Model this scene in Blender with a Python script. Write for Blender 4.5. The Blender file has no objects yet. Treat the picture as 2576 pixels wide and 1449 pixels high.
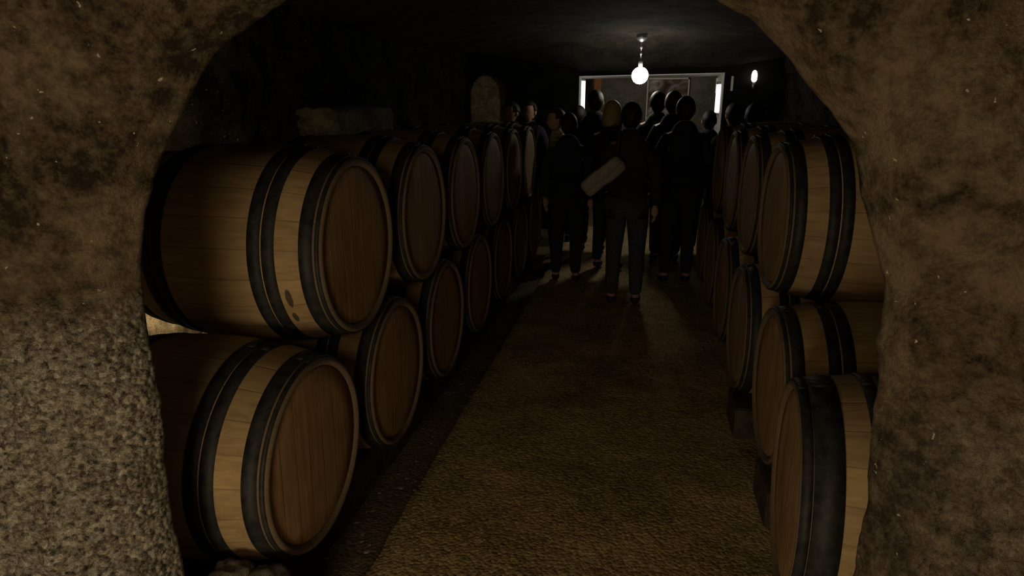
import bpy, bmesh, math, random
from mathutils import Vector, Matrix, noise
random.seed(7)
S = bpy.context.scene
C = S.collection
PI = math.pi

# ------------------------------------------------------------------ materials
class NT:
    def __init__(s, name):
        s.m = bpy.data.materials.new(name); s.m.use_nodes = True
        s.t = s.m.node_tree; s.t.nodes.clear()
        s.out = s.n('ShaderNodeOutputMaterial'); s.b = s.n('ShaderNodeBsdfPrincipled')
        s.t.links.new(s.b.outputs[0], s.out.inputs[0])
    def n(s, typ, **kw):
        nd = s.t.nodes.new(typ)
        for k, v in kw.items():
            if hasattr(nd, k): setattr(nd, k, v)
        return nd
    def l(s, a, b): s.t.links.new(a, b)
    def coord(s, kind='Object', scale=(1, 1, 1)):
        tc = s.n('ShaderNodeTexCoord'); mp = s.n('ShaderNodeMapping')
        mp.inputs['Scale'].default_value = scale
        s.l(tc.outputs[kind], mp.inputs[0]); return mp.outputs[0]
    def noise(s, vec, scale, detail=6, rough=.6, dist=0):
        nd = s.n('ShaderNodeTexNoise'); nd.inputs['Scale'].default_value = scale
        nd.inputs['Detail'].default_value = detail; nd.inputs['Roughness'].default_value = rough
        nd.inputs['Distortion'].default_value = dist
        s.l(vec, nd.inputs['Vector']); return nd.outputs['Fac']
    def voro(s, vec, scale, feature='F1', out='Distance'):
        nd = s.n('ShaderNodeTexVoronoi', feature=feature); nd.inputs['Scale'].default_value = scale
        s.l(vec, nd.inputs['Vector']); return nd.outputs[out]
    def ramp(s, fac, stops):
        nd = s.n('ShaderNodeValToRGB'); e = nd.color_ramp.elements
        while len(e) < len(stops): e.new(.5)
        for k, (p, c) in enumerate(stops):
            e[k].position = p; e[k].color = (*c, 1) if len(c) == 3 else c
        s.l(fac, nd.inputs[0]); return nd.outputs[0]
    def mix(s, fac, a, b, mode='MIX'):
        nd = s.n('ShaderNodeMix', data_type='RGBA', blend_type=mode)
        for sock, v in ((nd.inputs[0], fac), (nd.inputs[6], a), (nd.inputs[7], b)):
            if hasattr(v, 'is_output'): s.l(v, sock)
            elif isinstance(v, (int, float)): sock.default_value = v
            else: sock.default_value = (*v, 1)
        return nd.outputs[2]
    def math(s, op, a, b=None, clamp=False):
        nd = s.n('ShaderNodeMath', operation=op, use_clamp=clamp)
        for sock, v in ((nd.inputs[0], a), (nd.inputs[1], b)):
            if v is None: continue
            if hasattr(v, 'is_output'): s.l(v, sock)
            else: sock.default_value = v
        return nd.outputs[0]
    def bump(s, h, strength=.5, dist=.01, prev=None):
        nd = s.n('ShaderNodeBump'); nd.inputs['Strength'].default_value = strength
        nd.inputs['Distance'].default_value = dist
        s.l(h, nd.inputs['Height'])
        if prev: s.l(prev, nd.inputs['Normal'])
        return nd.outputs[0]
    def done(s, col=None, rough=.9, normal=None, metal=0, spec=.3):
        if col is not None:
            if hasattr(col, 'is_output'): s.l(col, s.b.inputs['Base Color'])
            else: s.b.inputs['Base Color'].default_value = (*col, 1)
        if hasattr(rough, 'is_output'): s.l(rough, s.b.inputs['Roughness'])
        else: s.b.inputs['Roughness'].default_value = rough
        s.b.inputs['Metallic'].default_value = metal
        s.b.inputs['Specular IOR Level'].default_value = spec
        if normal: s.l(normal, s.b.inputs['Normal'])
        return s.m

def stone_mat(name, dark, light, chip=.5, bumps=1.0, rubble=True):
    k = NT(name); v = k.coord()
    big = k.noise(v, 3.2, 6, .65, .4); mid = k.noise(v, 24, 8, .78)
    f = k.math('ADD', k.math('MULTIPLY', big, .5), k.math('MULTIPLY', mid, .5))
    col = k.ramp(f, [(.425, dark), (.50, tuple((a+b)/2 for a, b in zip(dark, light))), (.575, light)])
    tint = k.noise(v, 45, 3, .6)
    col = k.mix(.35, col, k.ramp(tint, [(.35, (.13, .05, .03)), (.5, (.2, .17, .10)), (.65, (.16, .16, .13))]), 'OVERLAY')
    # pale lime chips set in the render
    wv = k.n('ShaderNodeVectorMath', operation='ADD'); k.l(v, wv.inputs[0])
    nz = k.n('ShaderNodeTexNoise'); nz.inputs['Scale'].default_value = 110; k.l(v, nz.inputs['Vector'])
    ns = k.n('ShaderNodeVectorMath', operation='SCALE'); ns.inputs['Scale'].default_value = .02; k.l(nz.outputs['Color'], ns.inputs[0]); k.l(ns.outputs[0], wv.inputs[1])
    vc = k.voro(wv.outputs[0], 62, 'F1', 'Distance'); vr = k.voro(wv.outputs[0], 62, 'F1', 'Color')
    sep = k.n('ShaderNodeSeparateColor'); k.l(vr, sep.inputs[0])
    on = k.math('GREATER_THAN', sep.outputs[0], .948)
    spot = k.math('MULTIPLY', on, k.math('LESS_THAN', vc, .19))
    col = k.mix(k.math('MULTIPLY', spot, chip), col, (.75, .68, .52))
    h = k.math('ADD', k.noise(v, 30, 8, .75), k.math('MULTIPLY', k.noise(v, 110, 4, .7), .5))
    nrm = k.bump(h, .9, .035*bumps)
    if rubble:   # coarse pebbled render on the lower left, below a trowelled upper coat
        sx = k.n('ShaderNodeSeparateXYZ'); k.l(v, sx.inputs[0])
        wob = k.math('MULTIPLY', k.noise(v, 2.5, 3, .5), .25)
        mz = k.math('MULTIPLY', k.math('SUBTRACT', 1.33, k.math('ADD', sx.outputs[2], wob)), 9, True)
        mx = k.math('ADD', k.math('MULTIPLY', k.math('SUBTRACT', -.55, sx.outputs[0]), 6, True), k.math('MULTIPLY', k.math('MULTIPLY', k.math('SUBTRACT', sx.outputs[0], .42), 3, True), .5))
        mask = k.math('MULTIPLY', mz, mx)
        peb = k.voro(k.coord(scale=(1, 1, 1)), 92, 'SMOOTH_F1', 'Distance')
        peb2 = k.noise(v, 45, 5, .7)
        ph = k.math('MULTIPLY', k.math('ADD', k.math('SUBTRACT', 1, peb), k.math('MULTIPLY', peb2, .8)), mask)
        nrm = k.bump(ph, 1, .06, nrm)
        col = k.mix(k.math('MULTIPLY', mask, .9), col,
                    k.mix(.5, k.ramp(k.noise(v, 70, 5, .8), [(.40, (.03, .024, .016)), (.60, (.74, .66, .52))]), k.ramp(k.voro(v, 92, 'F1', 'Color'), [(.2, (.03, .024, .016)), (.5, (.2, .165, .12)), (.9, (.80, .72, .58))])))  # random pebble tones, contrast pushed to paint in raking light
    return k.done(col, .95, nrm, spec=.15)

def wood_mat(name, dark, light, axis='x', knots=None, staves=True):
    k = NT(name)
    oi = k.n('ShaderNodeObjectInfo')
    tc = k.n('ShaderNodeTexCoord')
    off = k.n('ShaderNodeVectorMath', operation='ADD')
    k.l(tc.outputs['Object'], off.inputs[0])
    comb = k.n('ShaderNodeCombineXYZ')
    for i in range(3): k.l(k.math('MULTIPLY', oi.outputs['Random'], 7.3+i*3), comb.inputs[i])
    k.l(comb.outputs[0], off.inputs[1])
    mp = k.n('ShaderNodeMapping')
    mp.inputs['Scale'].default_value = (1.2, 16, 16) if axis == 'x' else (16, 16, 1.2)
    k.l(off.outputs[0], mp.inputs[0])
    g = k.noise(mp.outputs[0], 3, 8, .65, .6)
    big = k.noise(off.outputs[0], 4, 4, .6)
    f = k.math('ADD', k.math('MULTIPLY', g, .6), k.math('MULTIPLY', big, .4))
    col = k.ramp(f, [(.34, dark), (.62, light)])
    uvn = k.n('ShaderNodeUVMap')
    sx = k.n('ShaderNodeSeparateXYZ'); k.l(uvn.outputs[0], sx.inputs[0])
    # every stave or head board: own tone and a dark joint line (u counts boards)
    fl = k.math('FLOOR', sx.outputs[0]); fr = k.math('FRACT', sx.outputs[0])
    wn = k.n('ShaderNodeTexWhiteNoise', noise_dimensions='1D')
    k.l(k.math('ADD', fl, k.math('MULTIPLY', oi.outputs['Random'], 91)), wn.inputs['W'])
    col = k.mix(.16, col, k.ramp(wn.outputs[0], [(0, (.25, .25, .25)), (1, (.75, .75, .75))]), 'OVERLAY')
    edge = k.math('MULTIPLY', k.math('MINIMUM', fr, k.math('SUBTRACT', 1, fr)), 28, True)
    col = k.mix(k.math('MULTIPLY', k.math('SUBTRACT', 1, edge), .35), col, (.05, .035, .02))
    if axis == 'x':   # darker grey-brown chimes at both ends
        cm = k.math('ADD', k.math('LESS_THAN', sx.outputs[1], .030), k.math('GREATER_THAN', sx.outputs[1], .750), True)
        col = k.mix(k.math('MULTIPLY', cm, .8), col, (.095, .07, .048))
    if knots:
        sp = k.n('ShaderNodeSeparateXYZ'); k.l(tc.outputs['Object'], sp.inputs[0])
        for (cx, cz, rx, rz) in knots:
            dx = k.math('DIVIDE', k.math('SUBTRACT', sp.outputs[0], cx), rx)
            dz = k.math('DIVIDE', k.math('SUBTRACT', sp.outputs[2], cz), rz)
            d = k.math('ADD', k.math('MULTIPLY', dx, dx), k.math('MULTIPLY', dz, dz))
            d = k.math('ADD', d, k.math('MULTIPLY', k.noise(tc.outputs['Object'], 60, 3, .6), .5))
            mk = k.math('MULTIPLY', k.math('SUBTRACT', 1.35, d), 3, True)
            front = k.math('LESS_THAN', sp.outputs[1], 0)
            col = k.mix(k.math('MULTIPLY', k.math('MULTIPLY', mk, front), .85), col, (.035, .022, .014))
    h = k.math('ADD', k.math('MULTIPLY', g, .5), edge)
    return k.done(col, .72, k.bump(h, .25, .004), spec=.25)

def simple_mat(name, a, b, scale=30, rough=.8, bump=.2, metal=0, spec=.3):
    k = NT(name); v = k.coord(); f = k.noise(v, scale, 6, .65)
    return k.done(k.ramp(f, [(.35, a), (.65, b)]), rough, k.bump(f, bump, .005), metal, spec)

def emit_mat(name, col, strength):
    k = NT(name); k.b.inputs['Emission Color'].default_value = (*col, 1)
    k.b.inputs['Emission Strength'].default_value = strength
    n = k.noise(k.coord(), 5, 2); k.l(k.ramp(n, [(0, (.9, .9, .88)), (1, (1, 1, .98))]), k.b.inputs['Base Color'])
    return k.m

def gravel_mat(name, dark, light):
    k = NT(name); v = k.coord()
    big = k.noise(v, 2.2, 5, .6); fine = k.noise(v, 90, 4, .7)
    vc = k.voro(v, 75, 'F1', 'Distance'); vcol = k.voro(v, 75, 'F1', 'Color')
    sep = k.n('ShaderNodeSeparateColor'); k.l(vcol, sep.inputs[0])
    f = k.math('ADD', k.math('MULTIPLY', big, .45), k.math('ADD', k.math('MULTIPLY', fine, .3), k.math('MULTIPLY', sep.outputs[0], .25)))
    col = k.ramp(f, [(.3, dark), (.68, light)])
    pale = k.math('GREATER_THAN', sep.outputs[1], .985)
    col = k.mix(k.math('MULTIPLY', pale, .6), col, (.55, .5, .4))
    h = k.math('ADD', k.math('SUBTRACT', 1, vc), k.math('MULTIPLY', fine, .6))
    n2 = k.bump(big, .5, .05)
    return k.done(col, .95, k.bump(h, .55, .008, n2), spec=.15)

M = {}
M['wall_stone'] = stone_mat('rough_lime_render', (.055, .04, .024), (.40, .31, .20), 1.0)
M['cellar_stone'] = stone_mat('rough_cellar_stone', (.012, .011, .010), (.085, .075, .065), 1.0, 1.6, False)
M['pale_stone'] = stone_mat('pale_block_stone', (.16, .14, .11), (.42, .37, .28), .3, 1.0, False)
M['niche_plaster'] = stone_mat('yellowed_niche_plaster', (.28, .22, .13), (.60, .50, .32), .2, 1.0, False)
M['vault'] = stone_mat('dark_vault_render', (.026, .024, .021), (.075, .066, .052), .2, .8, False)  # dark render of the low vault
M['black_stone'] = stone_mat('near_black_stone', (.006, .006, .006), (.018, .017, .016), 0, .8, False)  # near-black stone of the end wall around the doorway
M['white_reveal'] = simple_mat('whitewashed_reveal', (.72, .71, .68), (.86, .85, .82), 12, .85, .3)
M['gravel'] = gravel_mat('brown_gravel', (.16, .115, .05), (.62, .46, .21))
M['dirt'] = gravel_mat('dark_damp_grit', (.06, .045, .027), (.21, .155, .09))
OAK_D, OAK_L = (.25, .165, .075), (.44, .305, .15)
M['oak'] = wood_mat('oak_staves', OAK_D, OAK_L)
M['oak_knot'] = wood_mat('oak_staves_stained', OAK_D, OAK_L, knots=[(-.122, -.115, .011, .036), (-.126, -.190, .009, .020)])
M['head'] = wood_mat('oak_head_boards', (.20, .115, .05), (.40, .24, .115), 'z')
M['hoop'] = simple_mat('blackened_steel_hoop', (.013, .0135, .0135), (.038, .038, .035), 26, .6, .25, .1, .25)
M['timber'] = simple_mat('old_rail_timber', (.03, .022, .016), (.085, .065, .045), 14, .9, .4)
M['cloth'] = [simple_mat('dark_cloth_%s' % n, a, b, 60, .95, .3) for n, a, b in (
    ('navy', (.010, .012, .020), (.022, .026, .04)), ('black', (.008, .008, .009), (.02, .02, .021)),
    ('brown', (.018, .012, .009), (.035, .025, .018)), ('green', (.010, .014, .012), (.02, .028, .023)))]
M['denim'] = simple_mat('grey_denim', (.03, .032, .04), (.07, .072, .08), 70, .95, .3)
M['trouser'] = simple_mat('dark_trouser_cloth', (.012, .012, .016), (.03, .03, .035), 70, .95, .3)
M['pale_cloth'] = simple_mat('pale_grey_cloth', (.22, .20, .17), (.32, .30, .25), 30, .95, .3)
M['speckled'] = simple_mat('yellow_flecked_cloth', (.03, .028, .02), (.55, .5, .25), 38, .95, .3)
M['skin'] = simple_mat('skin', (.36, .2, .13), (.46, .27, .18), 20, .6, .05)
M['hair_dark'] = simple_mat('dark_hair', (.008, .006, .005), (.02, .015, .012), 90, .6, .5)
M['hair_fair'] = simple_mat('fair_hair', (.22, .14, .05), (.42, .30, .13), 90, .6, .5)
M['shoe'] = simple_mat('dark_leather', (.01, .009, .008), (.025, .02, .018), 40, .5, .1)
M['bulb'] = emit_mat('lit_bulb_glass', (1, .93, .80), 48)
M['sconce'] = emit_mat('lit_sconce_glass', (1, .95, .86), 4)
M['jamb_glow'] = emit_mat('jamb_glow_white', (1, .97, .93), 1.6)
M['metal'] = simple_mat('dull_metal', (.3, .3, .3), (.5, .5, .5), 40, .4, .05, .8)
M['cord'] = simple_mat('pale_flex', (.6, .58, .55), (.8, .78, .74), 60, .6, .05)  # pale tone and beads stand in for white reflections on the cord
M['plaster'] = stone_mat('grey_room_plaster', (.18, .17, .16), (.34, .32, .29), .2, .5, False)
M['orange'] = simple_mat('orange_brown_wood', (.35, .13, .05), (.5, .2, .08), 12, .8, .2)
M['frame'] = simple_mat('pale_frame_paint', (.6, .57, .48), (.75, .72, .62), 20, .6, .05)
def art_mat():
    k = NT('faded_wall_picture'); v = k.coord(scale=(1, 1, 1))
    f = k.noise(v, 3.6, 5, .6, .8)
    return k.done(k.ramp(f, [(.38, (.05, .035, .03)), (.48, (.16, .10, .07)), (.56, (.3, .27, .26)), (.68, (.62, .6, .6))]), .8)
M['art'] = art_mat()

# ------------------------------------------------------------------ helpers
def mesh_obj(name, bm, mat, parent=None, smooth=True):
    me = bpy.data.meshes.new(name); bm.normal_update(); bm.to_mesh(me); bm.free()
    if smooth:
        for p in me.polygons: p.use_smooth = True
    me.materials.append(mat)
    o = bpy.data.objects.new(name, me); C.objects.link(o)
    if parent: o.parent = parent
    return o
def thing(name, label, cat, loc=(0, 0, 0), rz=0, group=None):
    o = bpy.data.objects.new(name, None); C.objects.link(o)
    o.empty_display_size = .1
    o.location = loc; o.rotation_euler = (0, 0, rz); tag(o, label, cat, group); return o
def tag(o, label, cat, group=None):
    o['label'] = label; o['category'] = cat
    if group: o['group'] = group
    return o
def struct(name, bm, mat, smooth=True):
    o = mesh_obj(name, bm, mat, None, smooth); o['kind'] = 'structure'; return o
def box(bm, x0, x1, y0, y1, z0, z1, bev=0):
    r = bmesh.ops.create_cube(bm, size=1)
    vs = r['verts']
    for v in vs:
        v.co = Vector((x0+(v.co.x+.5)*(x1-x0), y0+(v.co.y+.5)*(y1-y0), z0+(v.co.z+.5)*(z1-z0)))
    if bev:
        es = {e for v in vs for e in v.link_edges}
        bmesh.ops.bevel(bm, geom=list(es), offset=bev, segments=2, affect='EDGES')
def grid(bm, pts, close_u=False, close_v=False):
    vs = [[bm.verts.new(p) for p in row] for row in pts]
    nu, nv = len(vs), len(vs[0])
    for i in range(nu if close_u else nu-1):
        for j in range(nv if close_v else nv-1):
            a, b = i, (i+1) % nu; c, d = j, (j+1) % nv
            try: bm.faces.new((vs[a][c], vs[b][c], vs[b][d], vs[a][d]))
            except ValueError: pass
    return vs
def fbm(x, y, z, oct=4):
    return noise.fractal(Vector((x, y, z)), 1.0, 2.0, oct)

# ------------------------------------------------------------------ setting
# front wall with the rough arched opening one looks through
LIP = [(-1.04, -.15), (-1.06, .15), (-1.08, .456), (-1.087, .594), (-1.086, .739), (-1.067, .95), (-1.072, 1.049), (-1.072, 1.125), (-1.063, 1.237), (-1.049, 1.327),
 (-1.029, 1.388), (-.997, 1.464), (-.945, 1.553), (-.917, 1.585), (-.889, 1.623), (-.855, 1.668), (-.82, 1.704), (-.769, 1.736), (-.733, 1.756),
 (-.681, 1.783), (-.647, 1.802), (-.557, 1.829), (-.442, 1.854), (-.297, 1.864), (-.159, 1.856), (-.025, 1.826), (.054, 1.799), (.107, 1.771),
 (.153, 1.748), (.207, 1.701), (.242, 1.666), (.27, 1.635), (.299, 1.6), (.317, 1.574), (.347, 1.539), (.369, 1.463), (.399, 1.382), (.426, 1.312),
 (.431, 1.269), (.429, 1.187), (.445, 1.118), (.447, 1.006), (.458, .88), (.46, .701), (.46, .4), (.45, .1), (.44, -.15)]
def resample(pts, n):
    d = [0]
    for a, b in zip(pts, pts[1:]): d.append(d[-1]+math.dist(a, b))
    out = []; j = 0
    for i in range(n):
        t = d[-1]*i/(n-1)
        while j < len(d)-2 and d[j+1] < t: j += 1
        u = (t-d[j])/(d[j+1]-d[j])
        out.append((pts[j][0]+(pts[j+1][0]-pts[j][0])*u, pts[j][1]+(pts[j+1][1]-pts[j][1])*u))
    return out
lip = resample(LIP, 420)
# (outward distance, depth y): back face, lip, rounded arris, front face
PROF = [(2.2, 1.30), (1.0, 1.30), (.45, 1.295), (.25, 1.28), (.14, 1.255), (.075, 1.232), (.032, 1.215), (.008, 1.205), (0, 1.2), (.002, 1.185), (.008, 1.165), (.017, 1.14), (.03, 1.113), (.048, 1.087), (.07, 1.064), (.095, 1.046), (.125, 1.032), (.16, 1.02)]
d = .16
while d < 2.2:
    d += .014+.03*max(0, d-.5); PROF.append((d, 1.02-.10*min(1, (d-.16)/.5)))
cx, cz = -.31, .95
rows = []
for (dist, y) in PROF:
    row = []
    for (x, z) in lip:
        v = Vector((x-cx, z-cz)); v.normalize()
        px, pz = x+v.x*dist, z+v.y*dist
        front = max(0, min(1, (1.2-y)/.1))
        front = 0 if y > 1.2 else front
        low = max(0, min(1, (1.15-pz)*4)) * max(0, min(1, (-.6-px)*5))
        h = .05*fbm(px*2.3, pz*2.3, 3.1, 3)+.018*fbm(px*9, pz*9, 7.7, 4)
        h += low*(.011*fbm(px*34, pz*34, 1.3, 3))
        yy = y+front*h
        if dist <= .1 and y > 1.1:
            w = .006*fbm(px*14, pz*14, y*3, 4)
            px += v.x*w; pz += v.y*w
        row.append((px, yy, pz))
    rows.append(row)
bm = bmesh.new(); grid(bm, rows); bmesh.ops.recalc_face_normals(bm, faces=bm.faces)
struct('wall_front', bm, M['wall_stone'])

# floor: gravel aisle, a step lower where the left row stands
bm = bmesh.new()
def floor_grid(bm, xs, ys, z0, amp):
    grid(bm, [[(x, y, z0+amp*fbm(x*3, y*3, .5, 4)) for y in ys] for x in xs])
ys = [-2.0+i*.05 for i in range(221)]
xs = [-.885+i*.05 for i in range(54)]
rows = []
for x in xs: rows.append([(x+(.012*fbm(1, y*5, 2) if x == xs[0] else 0), y, .008*fbm(x*3, y*3, .5)) for y in ys])
side = [[(p[0]-.012, p[1], -.075) for p in rows[0]], [(p[0]-.006, p[1], p[2]-.012) for p in rows[0]]]
grid(bm, side+rows); bmesh.ops.recalc_face_normals(bm, faces=bm.faces)
struct('floor', bm, M['gravel'])
bm = bmesh.new()
floor_grid(bm, [-2.75+i*.07 for i in range(28)], [-2.0+i*.1 for i in range(111)], -.06, .01)
struct('floor_bed', bm, M['dirt'])

def sm(t): t = max(0, min(1, t)); return t*t*(3-2*t)
# cellar walls and low vault
XL, XR, YE = -2.3, 1.72, 9.0
def wall_side(name, X0, sgn):
    pts = []
    for i in range(190):
        y = 1.25+(YE-1.25)*i/189
        X = X0-(.17*sm((y-4.5)/2) if sgn > 0 else 0)
        pts.append([(X+sgn*(.10*fbm(y*1.3, z*1.3, X)+.05*fbm(y*5, z*5, X+4)+.02*fbm(y*16, z*16, X)), y, z) for z in [-.08+2.55*j/60 for j in range(61)]])
    bm = bmesh.new(); grid(bm, pts); bmesh.ops.recalc_face_normals(bm, faces=bm.faces)
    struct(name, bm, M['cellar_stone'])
wall_side('wall_left', XL, 1); wall_side('wall_right', XR, -1)
pts = []
for i in range(130):
    y = 1.25+(YE+.05-1.25)*i/129
    row = []
    for j in range(80):
        x = -2.75+4.70*j/79
        u = (x+.29)/2.1
        z1 = 2.375-.15*u*u
        dx = max(0, (-.85-x)) if x < .05 else max(0, x-1.0)
        z2 = 2.06+.16*min(1.6, dx)+.03*(1 if x > .05 else 0)
        t = sm((y-7.7)/1.3)
        z = z1*(1-t)+z2*t+.02*fbm(x*2, y*2, 9)*(1-.6*t)+.006*fbm(x*9, y*9, 2)
        row.append((x, y, z))
    pts.append(row)
bm = bmesh.new(); grid(bm, pts); bmesh.ops.recalc_face_normals(bm, faces=bm.faces)
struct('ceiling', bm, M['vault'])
# end wall with the wide doorway, its alcove, white reveals
DX0, DX1, DZ0, DZ1, TH = -.86, .985, 1.985, 2.03, .6
bm = bmesh.new()
box(bm, DX1, 2.2, YE, YE+TH, -.1, 2.9); box(bm, DX0, DX1, YE, YE+TH, DZ1, 2.9)
box(bm, -1.86, DX0, YE, YE+TH, -.1, 2.9); box(bm, -2.8, -2.36, YE, YE+TH, -.1, 2.9); box(bm, -2.36, -1.86, YE+.09, YE+TH, -.1, 2.9)
# arched head of the alcove
n = 16; prev = None
for i in range(n):
    a0, a1 = PI*i/n, PI*(i+1)/n
    x0, x1 = -2.11-.25*math.cos(a0), -2.11-.25*math.cos(a1); za = 1.72+.30*max(math.sin(a0), math.sin(a1))
    box(bm, x0, x1, YE, YE+.09, za, 2.9)
struct('wall_back', bm, M['black_stone'], False)
bm = bmesh.new()
vs = grid(bm, [[(-2.36+.5*i/20, YE+.07+.012*fbm(i*.3, j*.3, 3), .9+1.15*j/24) for j in range(25)] for i in range(21)])
bmesh.ops.recalc_face_normals(bm, faces=bm.faces); struct('wall_back_niche', bm, M['niche_plaster'])
bm = bmesh.new()
box(bm, DX0, DX0+.02, YE-.005, YE+TH, -.02, DZ0, .004)
box(bm, DX1-.02, DX1, YE-.005, YE+TH, -.02, DZ1-.02, .004)
v = [bm.verts.new(p) for p in ((DX0, YE-.005, DZ0), (DX1, YE-.005, DZ1-.02), (DX1, YE+TH, DZ1-.02), (DX0, YE+TH, DZ0), (DX0, YE-.005, DZ0+.012), (DX1, YE-.005, DZ1-.006), (DX1, YE+TH, DZ1-.006), (DX0, YE+TH, DZ0+.012))]
for f in ((0, 1, 2, 3), (4, 5, 6, 7), (0, 1, 5, 4), (3, 2, 6, 7), (0, 3, 7, 4), (1, 2, 6, 5)): bm.faces.new([v[i] for i in f])
bmesh.ops.recalc_face_normals(bm, faces=bm.faces)
struct('door_1_lining', bm, M['white_reveal'], False)
# room beyond the doorway
bm = bmesh.new()
box(bm, -2.6, -2.5, YE+TH, 13.1, -.1, 2.7); box(bm, 2.2, 2.3, YE+TH, 13.1, -.1, 2.7); box(bm, -2.6, 2.3, 13.0, 13.1, -.1, 2.7)
struct('wall_far_room', bm, M['plaster'], False)
bm = bmesh.new(); box(bm, -2.6, 2.3, YE+TH, 13.1, 2.6, 2.7); struct('ceiling_far_room', bm, M['plaster'], False)
bm = bmesh.new(); box(bm, -2.6, 2.3, YE, 13.1, -.1, 0); struct('floor_far_room', bm, M['dirt'], False)

# protruding stone in the left wall
def rock(sx, sy, sz, seed, n=14, amp=.12, sharp=1.0):
    bm = bmesh.new(); bmesh.ops.create_cube(bm, size=2)
    bmesh.ops.subdivide_edges(bm, edges=bm.edges[:], cuts=n, use_grid_fill=True)
    for v in bm.verts:
        c = v.co.copy(); s = c.normalized()*1.25
        c = c.lerp(s, .32)
        c += c.normalized()*amp*(fbm(c.x*1.6+seed, c.y*1.6, c.z*1.6)+.4*fbm(c.x*6, c.y*6+seed, c.z*6))
        v.co = Vector((c.x*sx, c.y*sy, c.z*sz))
    return bm
o = struct('trim_1_wall_stone', rock(.16, .55, .10, 3.1), M['pale_stone']); o.location = (-2.2, 4.75, 1.5)

# ------------------------------------------------------------------ barrels (axis x, head at x=0 facing +x, body towards -x)
BL, RH, RB = .78, .312, .364
def rad(s): return RH+(RB-RH)*(1-((s-BL/2)/(BL/2))**2)
NS = 22
def barrel_staves(mat):
    bm = bmesh.new(); uv = bm.loops.layers.uv.new('UVMap'); n = 132
    prof = [(.045, RH-.030), (.012, RH-.024), (.002, RH-.016), (0, RH-.010), (.003, RH-.002), (.012, rad(.012))]
    prof += [(s, rad(s)) for s in [.03+(BL-.06)*i/30 for i in range(31)]]
    prof += [(BL-s, r) for s, r in reversed(prof[:6])]
    vs = [[bm.verts.new((-s, r*math.sin(2*PI*i/n), r*math.cos(2*PI*i/n))) for i in range(n)] for s, r in prof]
    for a in range(len(prof)-1):
        for i in range(n):
            f = bm.faces.new((vs[a][i], vs[a+1][i], vs[a+1][(i+1) % n], vs[a][(i+1) % n]))
            for lp, (uu, ss) in zip(f.loops, ((i, a), (i, a+1), (i+1, a+1), (i+1, a))):
                lp[uv].uv = (uu/n*NS, prof[ss][0])
    bmesh.ops.recalc_face_normals(bm, faces=bm.faces)
    return bm
def barrel_head(s0, outward):
    bm = bmesh.new(); uv = bm.loops.layers.uv.new('UVMap'); n = 96; R = RH-.022
    rings = [(R, 0), (R-.012, .008), (R*.75, .009), (R*.5, .009), (R*.25, .009), (.001, .009)]
    vs = [[bm.verts.new((-s0+outward*hh, r*math.sin(2*PI*i/n), r*math.cos(2*PI*i/n))) for i in range(n)] for r, hh in rings]
    back = [bm.verts.new((-s0-outward*.014, v.co.y, v.co.z)) for v in vs[0]]
    vs.insert(0, back)
    for a in range(len(vs)-1):
        for i in range(n): bm.faces.new((vs[a][i], vs[a+1][i], vs[a+1][(i+1) % n], vs[a][(i+1) % n]))
    bm.faces.new(vs[-1]); bm.faces.new(back)
    for f in bm.faces:
        for lp in f.loops: lp[uv].uv = (lp.vert.co.y/.085+20.5, lp.vert.co.z)
    bmesh.ops.recalc_face_normals(bm, faces=bm.faces)
    return bm
def hoop(s0, s1, th=.0035):
    bm = bmesh.new(); n = 132
    prof = [(s0, rad(s0)-.002), (s0, rad(s0)+th), ((s0+s1)/2, rad((s0+s1)/2)+th+.0008), (s1, rad(s1)+th), (s1, rad(s1)-.002)]
    vs = [[bm.verts.new((-s, r*math.sin(2*PI*i/n), r*math.cos(2*PI*i/n))) for i in range(n)] for s, r in prof]
    for a in range(len(prof)):
        b = (a+1) % len(prof)
        for i in range(n): bm.faces.new((vs[a][i], vs[b][i], vs[b][(i+1) % n], vs[a][(i+1) % n]))
    # riveted lap
    box(bm, -s1+.002, -s0-.002, -.02, .02, rad((s0+s1)/2)+th-.002, rad((s0+s1)/2)+th+.003)
    bmesh.ops.recalc_face_normals(bm, faces=bm.faces)
    return bm
HOOPS = [('chime_hoop', .009, .021), ('head_hoop', .029, .070), ('quarter_hoop', .147, .187), ('bilge_hoop', .193, .234)]
def make_barrel(staves_mat, hoops=None):
    t = thing('wine_barrel', 'x', 'barrel')
    mesh_obj('staves', barrel_staves(staves_mat), staves_mat, t)
    hd = mesh_obj('head', barrel_head(.020, 1), M['head'], t)
    hd2 = mesh_obj('head', barrel_head(BL-.020, -1), M['head'], t)
    for nm, a, b in hoops or HOOPS:
        o = mesh_obj(nm, hoop(a, b), M['hoop'], t); mesh_obj(nm, hoop(BL-b, BL-a), M['hoop'], t)
    return t
def dup(root):
    r = root.copy(); C.objects.link(r)
    for ch in root.children:
        c = ch.copy(); C.objects.link(c); c.parent = r
    return r
proto = make_barrel(M['oak']); used = [False]
def place(X, Y, Z, rz, label, group, roll=0, src=None):
    if src is None and not used[0]: o = proto; used[0] = True
    else: o = dup(src or proto)
    o.location = (X, Y, Z); o.rotation_euler = (roll, 0, rz)
    o['label'] = label; o['group'] = group
    return o
ORD = ['nearest', 'second', 'third', 'fourth', 'fifth', 'sixth', 'seventh']
XF = -.983
lowL = [1.746, 2.49, 3.235, 3.98, 4.725, 5.47, 6.215]
upL = [2.17, 2.925, 3.67, 4.415, 5.16, 5.905]
LL = ['pale oak barrel resting on two stone chocks, nearest on the left floor rail',
      'oak barrel on the left floor rail, just behind the barrel on stone chocks',
      'dim oak barrel third from the arch on the left floor rail',
      'dim oak barrel fourth from the arch on the left floor rail',
      'dark oak barrel fifth from the arch on the left floor rail',
      'dark oak barrel sixth from the arch on the left floor rail',
      'dark oak barrel last and deepest on the left floor rail']
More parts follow.
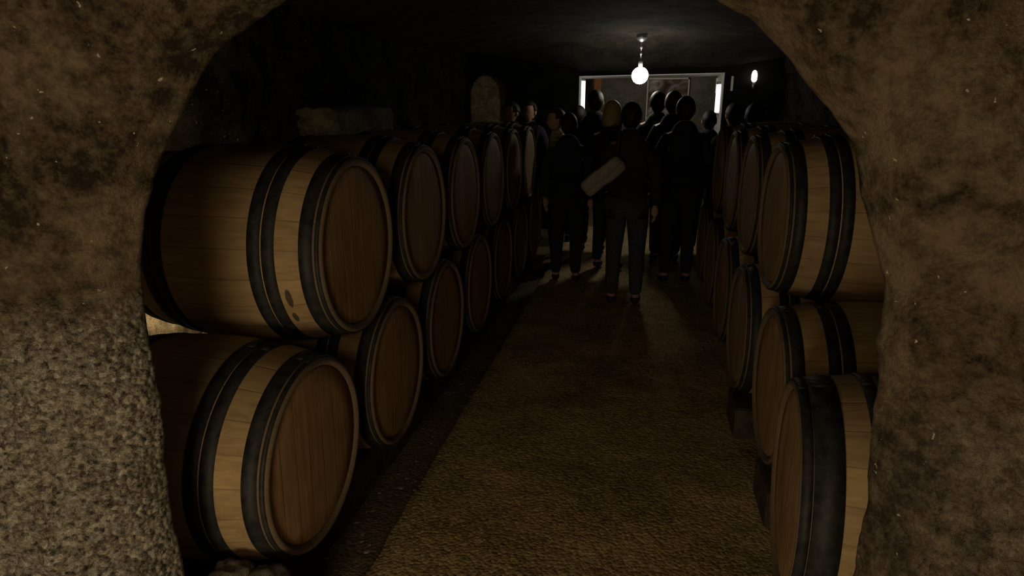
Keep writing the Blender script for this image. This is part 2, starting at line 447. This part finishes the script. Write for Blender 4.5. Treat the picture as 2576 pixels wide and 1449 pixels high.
LU = ['big oak barrel with two dark stains on its pale band, atop the left stack',
      'oak barrel second from the arch in the upper left tier, beside the stained one',
      'half-shaded oak barrel third from the arch in the upper left tier',
      'oak barrel fourth from the arch in the upper left tier',
      'oak barrel fifth from the arch in the upper left tier',
      'dark oak barrel deepest in the upper left tier, by the crowd']
RLb = ['oak barrel with ruddy head, lower right, cut by the frame bottom beside the arch',
      'oak barrel behind the ruddy-headed one on the right floor rail',
      'dark oak barrel third from the arch on the right floor rail',
      'dark oak barrel fourth from the arch on the right floor rail',
      'dark oak barrel fifth from the arch on the right floor rail',
      'dark oak barrel deepest on the right floor rail']
RUb = ['oak barrel with one pale band between black hoops, atop the right stack',
      'dark oak barrel second from the arch in the upper right tier',
      'dark oak barrel third from the arch in the upper right tier',
      'dark oak barrel deepest in the upper right tier']
knot = make_barrel(M['oak_knot'])
for i, y in enumerate(lowL): place(XF, y, .487 if i else .508, 0, LL[i], 'lower left row of barrels', random.uniform(-.1, .1))
for i, y in enumerate(upL):
    if i == 0:
        knot.location = (XF, y, 1.113); knot['label'] = LU[0]; knot['group'] = 'upper left row of barrels'
    else: place(XF, y, 1.113, 0, LU[i], 'upper left row of barrels', random.uniform(-.1, .1))
wide = make_barrel(M['oak'], [('chime_hoop', .004, .030), ('head_hoop', .032, .102), ('quarter_hoop', .165, .20), ('bilge_hoop', .206, .24)])
lowR = [1.857, 2.60, 3.34, 4.08, 4.82, 5.56]
upR = [3.0, 3.735, 4.47, 5.21]
wide.location = (.472, 1.857, .505); wide.rotation_euler = (0, 0, PI-.10); wide['label'] = RLb[0]; wide['group'] = 'lower right row of barrels'
for i, y in enumerate(lowR):
    if i: place([.487, .547, .52][min(i, 2)], y, .505, PI, RLb[i], 'lower right row of barrels', random.uniform(-.1, .1))
for i, y in enumerate(upR): place(.573, y, 1.133, PI, RUb[i], 'upper right row of barrels', random.uniform(-.1, .1))

# rails
def rail(x0, x1, y0, y1, z0, z1, label):
    bm = bmesh.new(); box(bm, x0, x1, y0, y1, z0, z1)
    bmesh.ops.subdivide_edges(bm, edges=[e for e in bm.edges if abs((e.verts[0].co-e.verts[1].co).y) > 1], cuts=40)
    for v in bm.verts: v.co.z += .004*fbm(v.co.x*9, v.co.y*5, 1)*(v.co.z > .05); v.co.x += .008*fbm(v.co.z*9, v.co.y*4, 7)
    o = mesh_obj('timber_rail', bm, M['timber'], None, False); tag(o, label, 'rail', 'timber rails under the barrels')
zc = .487-rad(.19)-.004; rail(-1.24, -1.11, 1.62, 6.7, -.065, zc, 'dark timber rail under the heads of the left floor row')
zc2 = .487-rad(.19)-.004; rail(-1.64, -1.51, 1.5, 6.7, -.065, zc2, 'dark timber rail under the far ends of the left floor row')
zr = .505-rad(.19)-.004
rail(.66, .79, 1.5, 6.0, -.01, zr, 'dark timber rail under the heads of the right floor row')
rail(1.06, 1.19, 1.5, 6.0, -.01, zr, 'dark timber rail under the far ends of the right floor row')
# short dark blocks under the right-hand heads
for (x, y, lb) in ((.60, 2.50, 'dark wooden block under the second right floor barrel'), (.575, 3.24, 'dark wooden block under the third right floor barrel')):
    bm = bmesh.new(); box(bm, x-.05, x+.05, y-.14, y+.14, -.005, .158, .006)
    tag(mesh_obj('support_block', bm, M['timber'], None, False), lb, 'block', 'support blocks under the right barrels')
# stone chocks
for (x, y, z, sx, sy, sz, sd, lb) in ((-1.085, 1.375, .15, .05, .05, .19, 2.2, 'pale stone chock, left one of the pair under the nearest barrel'),
                              (-.985, 1.39, .14, .052, .055, .18, 8.4, 'pale grey stone chock, right one of the pair under the nearest barrel')):
    o = mesh_obj('stone_chock', rock(sx, sy, sz, sd, 8, .1), M['pale_stone']); o.location = (x, y, z); tag(o, lb, 'stone', 'stone chocks')
# rubble stone glinting in the gap behind the stained barrel
o = struct('wall_left_rubble', rock(.16, .24, .34, 5.5, 20, .22), M['pale_stone']); o.location = (-2.16, 2.50, .45)

# ------------------------------------------------------------------ lamps
B = Vector((-.061, 7.6, 1.936))
t = thing('pendant_lamp', 'bare glowing bulb hanging on a cord before the doorway', 'lamp', B)
def lathe(bm, prof, n=24, cx=0, cy=0):
    vs = [[bm.verts.new((cx+r*math.cos(2*PI*i/n), cy+r*math.sin(2*PI*i/n), z)) for i in range(n)] for r, z in prof]
    for a in range(len(vs)-1):
        for i in range(n): bm.faces.new((vs[a][i], vs[a+1][i], vs[a+1][(i+1) % n], vs[a][(i+1) % n]))
    bm.faces.new(vs[0]); bm.faces.new(vs[-1]); bmesh.ops.recalc_face_normals(bm, faces=bm.faces)
bm = bmesh.new(); lathe(bm, [(.09*math.sin(PI*(i+.3)/16.3), -.09*math.cos(PI*(i+.3)/16.3)) for i in range(16)]+[(.022, .097), (.018, .11)]); mesh_obj('bulb', bm, M['bulb'], t)
bm = bmesh.new(); lathe(bm, [(.018, .10), (.024, .105), (.024, .145), (.016, .158), (.006, .168)]); mesh_obj('lamp_holder', bm, M['metal'], t)
bm = bmesh.new(); lathe(bm, [(.005, .165), (.005, .21), (.010, .215), (.010, .235), (.005, .24), (.005, .275), (.012, .28), (.012, .305), (.005, .31), (.005, .36)], 10)
mesh_obj('cord', bm, M['cord'], t)
bm = bmesh.new(); lathe(bm, [(.006, .34), (.03, .355), (.055, .38), (.06, .43)]); mesh_obj('ceiling_rose', bm, M['metal'], t)
def light(name, typ, loc, energy, col, size=.05, rot=None):
    l = bpy.data.lights.new(name, typ); l.energy = energy; l.color = col
    if typ == 'AREA': l.size = size
    else: l.shadow_soft_size = size
    o = bpy.data.objects.new(name, l); C.objects.link(o); o.location = loc
    if rot: o.rotation_euler = rot
    return o
t = thing('wall_sconce', 'small glowing wall light on the dark end wall right of the doorway', 'lamp', (1.335, YE, 1.93))
bm = bmesh.new(); lathe(bm, [(.022, -.02), (.034, .0), (.036, .06), (.026, .10), (.012, .115)], 16, 0, -.06); mesh_obj('glass_shade', bm, M['sconce'], t)
bm = bmesh.new(); lathe(bm, [(.012, -.10), (.022, -.085), (.022, -.02)], 16, 0, -.06); box(bm, -.02, .02, -.05, 0, -.06, -.04); mesh_obj('lamp_holder', bm, M['metal'], t)

# pipe on the end wall, bar on the reveal
def bar(name, x, y, z0, z1, w, mat, label, cat):
    bm = bmesh.new(); box(bm, x-w, x+w, y-w, y+w, z0, z1, w*.3); tag(mesh_obj(name, bm, mat, None, False), label, cat)
bar('wall_pipe', 1.08, YE-.02, 1.80, 1.98, .014, M['frame'], 'short pale upright pipe between doorway and sconce', 'pipe')
bar('door_handle_bar', .925, YE+.3, 1.78, 1.97, .012, M['frame'], 'thin pale upright bar inside the right side of the doorway', 'bar')
for (x, z0, z1, lb) in ((DX0+.045, 1.36, DZ0-.03, 'tall added glowing strip on the left side of the doorway'), (DX1-.05, 1.52, DZ1-.13, 'added glowing strip on the right side of the doorway')):
    t = thing('glow_strip', lb, 'lamp', (x, YE+.16, z0), 0, 'added glow strips of the doorway')  # glowing strips added to turn the doorway jambs bright white
    bm = bmesh.new(); lathe(bm, [(.01, .0), (.026, .012), (.026, z1-z0-.012), (.01, z1-z0)], 16); mesh_obj('jamb_glow', bm, M['jamb_glow'], t)
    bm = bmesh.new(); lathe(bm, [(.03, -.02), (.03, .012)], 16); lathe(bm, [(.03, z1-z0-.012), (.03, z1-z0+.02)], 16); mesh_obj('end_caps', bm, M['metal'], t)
# far room contents
t = thing('wall_picture', 'large framed picture on the far room wall right of the bulb', 'picture', (.42, 12.98, 1.60))
bm = bmesh.new(); box(bm, -.36, .36, -.02, .0, -.5, .5); mesh_obj('canvas', bm, M['art'], t, False)
bm = bmesh.new()
for (x0, x1, z0, z1) in ((-.385, .385, .5, .53), (-.385, .385, -.53, -.5), (-.385, -.36, -.53, .53), (.36, .385, -.53, .53)): box(bm, x0, x1, -.05, 0, z0, z1)
mesh_obj('frame', bm, M['frame'], t, False)
bm = bmesh.new(); box(bm, -.93, -.80, 12.6, 12.74, -.0, 2.16, .01); tag(mesh_obj('timber_post', bm, M['orange'], None, False), 'orange-brown timber post in the far room left of the bulb', 'post')

# ------------------------------------------------------------------ people
def skin_mesh(verts, edges, root=0, sub=1):
    me = bpy.data.meshes.new('tmp'); me.from_pydata([v[0] for v in verts], edges, [])
    o = bpy.data.objects.new('tmp', me); C.objects.link(o)
    m = o.modifiers.new('s', 'SKIN'); m.use_smooth_shade = True
    for i, v in enumerate(verts):
        r = v[1]; me.skin_vertices[0].data[i].radius = r if isinstance(r, tuple) else (r, r)
        me.skin_vertices[0].data[i].use_root = (i == root)
    s = o.modifiers.new('u', 'SUBSURF'); s.levels = sub; s.render_levels = sub
    bpy.context.view_layer.update()
    ev = o.evaluated_get(bpy.context.evaluated_depsgraph_get())
    out = bpy.data.meshes.new_from_object(ev)
    bpy.data.objects.remove(o); bpy.data.meshes.remove(me)
    bm = bmesh.new(); bm.from_mesh(out); bpy.data.meshes.remove(out)
    return bm
def skeleton(pose):
    """named joints of a person 1.74 m tall facing -y; pose shifts single joints"""
    J = dict(pelvis=(0, 0, .95), spine=(0, .01, 1.10), chest=(0, .0, 1.30), neck0=(0, .02, 1.47), neck1=(0, .0, 1.54))
    for s, sd in ((-1, 'l'), (1, 'r')):
        J['sh'+sd] = (s*.165, .01, 1.375); J['el'+sd] = (s*.235, .03, 1.14); J['wr'+sd] = (s*.235, -.05, .89)
        J['hip'+sd] = (s*.09, 0, .90); J['kn'+sd] = (s*.10, -.015, .50); J['an'+sd] = (s*.105, .02, .09); J['toe'+sd] = (s*.12, -.13, .045)
    for k, dlt in pose.items():
        J[k] = tuple(a+b for a, b in zip(J[k], dlt))
    return J
def build_person(label, X, Y, H, rz, cloth, trou, hair, pose, long_hair=False, head_turn=0, hood=False):
    k = H/1.74
    t = thing('person', label, 'person', (X, Y, 0), rz, 'crowd of visitors at the end of the aisle')
    J = skeleton(pose)
    R = dict(pelvis=(.155, .115), spine=(.135, .105), chest=(.16, .115), neck0=(.06, .06), neck1=(.055, .055))
    for sd in 'lr':
        R['sh'+sd] = .058; R['el'+sd] = .046; R['wr'+sd] = .030; R['hip'+sd] = .10; R['kn'+sd] = .06; R['an'+sd] = .042; R['toe'+sd] = .036
    J['hem'] = (J['pelvis'][0], J['pelvis'][1], J['pelvis'][2]-.15); R['hem'] = (.15, .115)
    E = [('pelvis', 'hem'), ('pelvis', 'spine'), ('spine', 'chest'), ('chest', 'neck0'), ('neck0', 'neck1')]
    for sd in 'lr': E += [('chest', 'sh'+sd), ('sh'+sd, 'el'+sd), ('el'+sd, 'wr'+sd), ('pelvis', 'hip'+sd), ('hip'+sd, 'kn'+sd), ('kn'+sd, 'an'+sd), ('an'+sd, 'toe'+sd)]
    def sub(names, grow, rr=R):
        idx = {n: i for i, n in enumerate(names)}
        vs = [(J[n], tuple(a+grow for a in rr[n]) if isinstance(rr[n], tuple) else rr[n]+grow) for n in names]
        return skin_mesh(vs, [(idx[a], idx[b]) for a, b in E if a in idx and b in idx])
    bm = sub([n for n in J if n != 'hem'], 0)
    # head on the neck, hands with fingers, all in the one body mesh
    def blob(c, rx, ry, rz_, shape=None):
        r = bmesh.ops.create_uvsphere(bm, u_segments=20, v_segments=14, radius=1)
        for v in r['verts']:
            p = v.co.copy()
            if shape: p = shape(p)
            v.co = Vector((c[0]+p.x*rx, c[1]+p.y*ry, c[2]+p.z*rz_))
    nk = J['neck1']; hc = (nk[0], nk[1]-.01, nk[2]+.085)
    ct, st = math.cos(head_turn), math.sin(head_turn)
    def rot(p): return Vector((p.x*ct-p.y*st, p.x*st+p.y*ct, p.z))
    def headshape(p):
        q = p.copy()
        if q.z < 0: q.x *= 1+.28*q.z; q.y = q.y*(1+.12*q.z)-.10*(-q.z)
        for sx in (-.36, .36):     # eye sockets
            if q.y < -.6: q.y += .10*math.exp(-((q.x-sx)**2+(q.z-.02)**2)/.02)
        if q.y < -.5:
            q.y -= .20*math.exp(-(q.x**2/.012+(q.z+.22)**2/.03)); q.y -= .05*math.exp(-(q.x**2/.05+(q.z+.52)**2/.008))
        return rot(q)
    blob(hc, .076, .096, .118, headshape)
    for s in (-1, 1):
        e = rot(Vector((s*.078, .008, -.005))); blob((hc[0]+e.x, hc[1]+e.y, hc[2]+e.z), .012, .02, .032)
    for s, sd in ((-1, 'l'), (1, 'r')):
        w, e = Vector(J['wr'+sd]), Vector(J['el'+sd]); dr = (w-e).normalized()
        lat = dr.cross(Vector((s, 0, 0))); lat = lat.normalized() if lat.length > .1 else Vector((0, 1, 0))
        hv = [(tuple(w), .026), (tuple(w+dr*.045), (.036, .018)), (tuple(w+dr*.085), (.038, .016))]; he = [(0, 1), (1, 2)]
        for f, ln in zip((-1.5, -.5, .5, 1.5), (.062, .074, .07, .055)):
            b = len(hv); p0 = w+dr*.092+lat*f*.019; p1 = p0+dr*ln*.55; p2 = p1+(dr*.75-Vector((s*.6, 0, 0))).normalized()*ln*.5
            hv += [(tuple(p0), .010), (tuple(p1), .009), (tuple(p2), .007)]; he += [(2, b), (b, b+1), (b+1, b+2)]
        b = len(hv); p0 = w+dr*.035-lat*.034; p1 = p0+dr*.035-lat*.018; p2 = p1+dr*.03-lat*.004
        hv += [(tuple(p0), .011), (tuple(p1), .010), (tuple(p2), .008)]; he += [(1, b), (b, b+1), (b+1, b+2)]
        hb = skin_mesh(hv, he); tmp = bpy.data.meshes.new('h'); hb.to_mesh(tmp); hb.free(); bm.from_mesh(tmp); bpy.data.meshes.remove(tmp)
    body = mesh_obj('body', bm, M['skin'], t)
    R2 = dict(R); R2['wrl'] = R2['wrr'] = .034
    J['neck0'] = tuple(a+b for a, b in zip(J['neck0'], (0, 0, .01)))
    J['neck0'] = (J['neck0'][0], J['neck0'][1], J['neck0'][2]+.07); jk = sub(['pelvis', 'hem', 'spine', 'chest', 'neck0', 'shl', 'ell', 'wrl', 'shr', 'elr', 'wrr'], .020, R2); mesh_obj('jacket', jk, cloth, t)
    J['neck0'] = (J['neck0'][0], J['neck0'][1], J['neck0'][2]-.07); tr = sub(['pelvis', 'hipl', 'knl', 'anl', 'hipr', 'knr', 'anr'], .016); mesh_obj('trousers', tr, trou, t)
    for sd in 'lr':
        bm2 = skin_mesh([(J['an'+sd], .046), ((J['an'+sd][0], J['an'+sd][1], .05), .048), (J['toe'+sd], .043)], [(0, 1), (1, 2)]); mesh_obj('shoe', bm2, M['shoe'], t)
    bm3 = bmesh.new(); r = bmesh.ops.create_uvsphere(bm3, u_segments=24, v_segments=16, radius=1)
    kill = []
    for v in r['verts']:
        p = v.co.copy()
        low = (-.92 if p.y > .0 else -.15) if not long_hair else -1.0
        if p.y < -.35 and p.z < .45 or p.z < low: kill.append(v)
        g = 1+.05*fbm(p.x*4+X, p.y*4, p.z*4)
        q = rot(Vector((p.x*(1.0 if not long_hair or p.z > -.1 else 1.12), p.y, p.z)))
        q.x *= 1-.18*max(0, -p.z) if not long_hair else 1; q.y *= 1-.22*max(0, -p.z) if not long_hair else 1
        zz = p.z*.118 if p.z > 0 or not long_hair else p.z*.24
        v.co = Vector((hc[0]+q.x*.088*g, hc[1]+.006+q.y*.107*g, hc[2]+.012+zz))
    bmesh.ops.delete(bm3, geom=kill, context='VERTS')
    bmesh.ops.solidify(bm3, geom=bm3.faces[:], thickness=.008)
    mesh_obj('hair', bm3, hair, t)
    t.scale = (k, k, k)
    return t
P0 = {}
HOLD = dict(elr=(.02, .02, 0), wrr=(-.10, -.20, .18))
PH2 = dict(ell=(-.02, .02, .02), wrl=(.12, -.22, .30), elr=(.02, .02, .02), wrr=(-.12, -.22, .30))
LEAN = dict(neck0=(.02, -.03, -.01), neck1=(.03, -.05, -.02))
nav, blk, brn, grn = M['cloth']
def pz(px, Y): return (px-1620)/1630*Y
people = [  # label, px of the head, distance, height, facing, jacket, trousers, hair, pose, long hair, head turn
 ('tall person in black standing against the left doorway reveal', 1505, 7.3, 1.77, PI, blk, M['trouser'], M['hair_dark'], P0, False, .3),
 ('person with long fair hair lit from behind, left of the bulb', 1546, 6.5, 1.655, PI*.9, brn, M['trouser'], M['hair_fair'], HOLD, True, .4),
 ('broad person in dark clothes and grey jeans below the bulb, nearest of the crowd', 1592, 5.3, 1.63, PI, brn, M['denim'], M['hair_dark'], HOLD, False, 0),
 ('person in green with dark hair just right of the bulb', 1652, 7.3, 1.755, PI, grn, M['trouser'], M['hair_dark'], P0, False, .2),
 ('person whose dark head is rimmed with light before the picture', 1688, 6.95, 1.75, PI, nav, M['trouser'], M['hair_dark'], P0, False, -.2),
 ('large person in navy with rim-lit shoulders, right of centre', 1717, 6.1, 1.685, PI*1.05, nav, M['trouser'], M['hair_dark'], PH2, False, -.1),
 ('person in black at the foot of the right doorway reveal', 1826, 6.9, 1.63, PI*1.1, blk, M['trouser'], M['hair_dark'], P0, False, 0),
 ('person in brown rightmost of the crowd, below the pipe', 1872, 6.3, 1.63, PI, brn, M['trouser'], M['hair_dark'], P0, False, 0),
 ('person turned to the light with a pale face, leftmost of the crowd', 1300, 7.2, 1.65, -.9, blk, M['trouser'], M['hair_dark'], P0, False, .4),
 ('person in navy with a dim face, second from the left of the crowd', 1346, 7.6, 1.68, -.5, nav, M['trouser'], M['hair_dark'], LEAN, False, .2),
 ('person in a yellow-flecked jacket at the left of the doorway', 1412, 6.6, 1.585, -1.5, M['speckled'], M['trouser'], M['hair_dark'], P0, False, .2),
 ('short person in green between the large navy one and the right reveal', 1772, 7.4, 1.56, PI, grn, M['trouser'], M['hair_dark'], P0, False, 0),
 ('short person in navy between the flecked jacket and the doorway', 1442, 5.95, 1.545, PI, nav, M['trouser'], M['hair_dark'], P0, False, .2),
 ('short person in black beside the tall one, at the left reveal', 1466, 7.85, 1.61, PI, blk, M['trouser'], M['hair_dark'], P0, False, 0),
]
for (lb, px, Y, H, rz, cl, tr, hr, ps, lg, ht) in people:
    build_person(lb, pz(px, Y), Y, H, rz, cl, tr, hr, ps, lg, ht)
# pale bag slung aslant at the hip of the nearest visitor
t = thing('shoulder_bag', 'pale shoulder bag hanging aslant at the hip of the nearest visitor', 'bag', (-.285, 5.125, 1.085))
t.rotation_euler = (0, -.70, .12)
def soft_slab(sx, sy, sz, amp, cuts=10):
    bm = bmesh.new(); box(bm, -sx, sx, -sy, sy, -sz, sz)
    bmesh.ops.subdivide_edges(bm, edges=bm.edges[:], cuts=cuts, use_grid_fill=True)
    for v in bm.verts:
        e = max(abs(v.co.x)/sx, abs(v.co.z)/sz); v.co.y *= 1-.55*e**4
        v.co.x *= 1-.10*(abs(v.co.z)/sz)**4; v.co.z *= 1-.12*(abs(v.co.x)/sx)**4
        v.co.z += amp*fbm(v.co.x*7, v.co.y*7, 1); v.co.y += amp*fbm(v.co.x*9, v.co.z*9, 4)
    return bm
mesh_obj('bag_body', soft_slab(.185, .04, .07, .010), M['pale_cloth'], t)
f = mesh_obj('flap', soft_slab(.175, .010, .04, .006, 8), M['pale_cloth'], t); f.location = (0, -.040, .028)
bm = bmesh.new()
arc = [(.17, -.01, .04), (.24, -.02, .12), (.34, -.012, .22), (.42, .03, .28), (.47, .09, .30)]
grid(bm, [[(x, y, z+.012), (x, y+.006, z+.012), (x, y+.006, z-.012), (x, y, z-.012)] for x, y, z in arc], False, True)
bmesh.ops.recalc_face_normals(bm, faces=bm.faces); mesh_obj('strap', bm, M['shoe'], t)

# ------------------------------------------------------------------ lights
WARM = (1, .74, .46)
light('entrance_lamp', 'POINT', (-.55, -.42, .52), 41, (1, .82, .56), .26)
light('entrance_ceiling_lamp', 'POINT', (-.42, -.75, 1.78), 20, (1, .74, .42), .26)
light('far_room_lamp', 'POINT', (.2, 11.2, 2.35), 14, (1, .9, .75), .15)
light('wall_gap_lamp', 'POINT', (-1.87, 2.18, .98), 13, (1, .8, .42), .02)
w = bpy.data.worlds.new('night'); S.world = w; w.use_nodes = True
w.node_tree.nodes['Background'].inputs[0].default_value = (1, .84, .62, 1)
w.node_tree.nodes['Background'].inputs[1].default_value = .034

# ------------------------------------------------------------------ camera
cam = bpy.data.cameras.new('camera'); co = bpy.data.objects.new('camera', cam); C.objects.link(co)
cam.sensor_width = 36; cam.lens = 1630/2576*36; cam.clip_start = .02
Rm = Matrix(((0.981291825739844, 0.1925262390848663, 0.0), (-0.05171034996895395, 0.263563782120698, 0.9632549882872766), (0.18545186017468632, -0.9452342461094339, 0.2685885841574032)))
co.matrix_world = Matrix.Translation((0, 0, 1.6)) @ Rm.transposed().to_4x4()
S.camera = co
S.view_settings.view_transform = 'Standard'; S.view_settings.look = 'None'
S.view_settings.exposure = 0; S.view_settings.gamma = 1
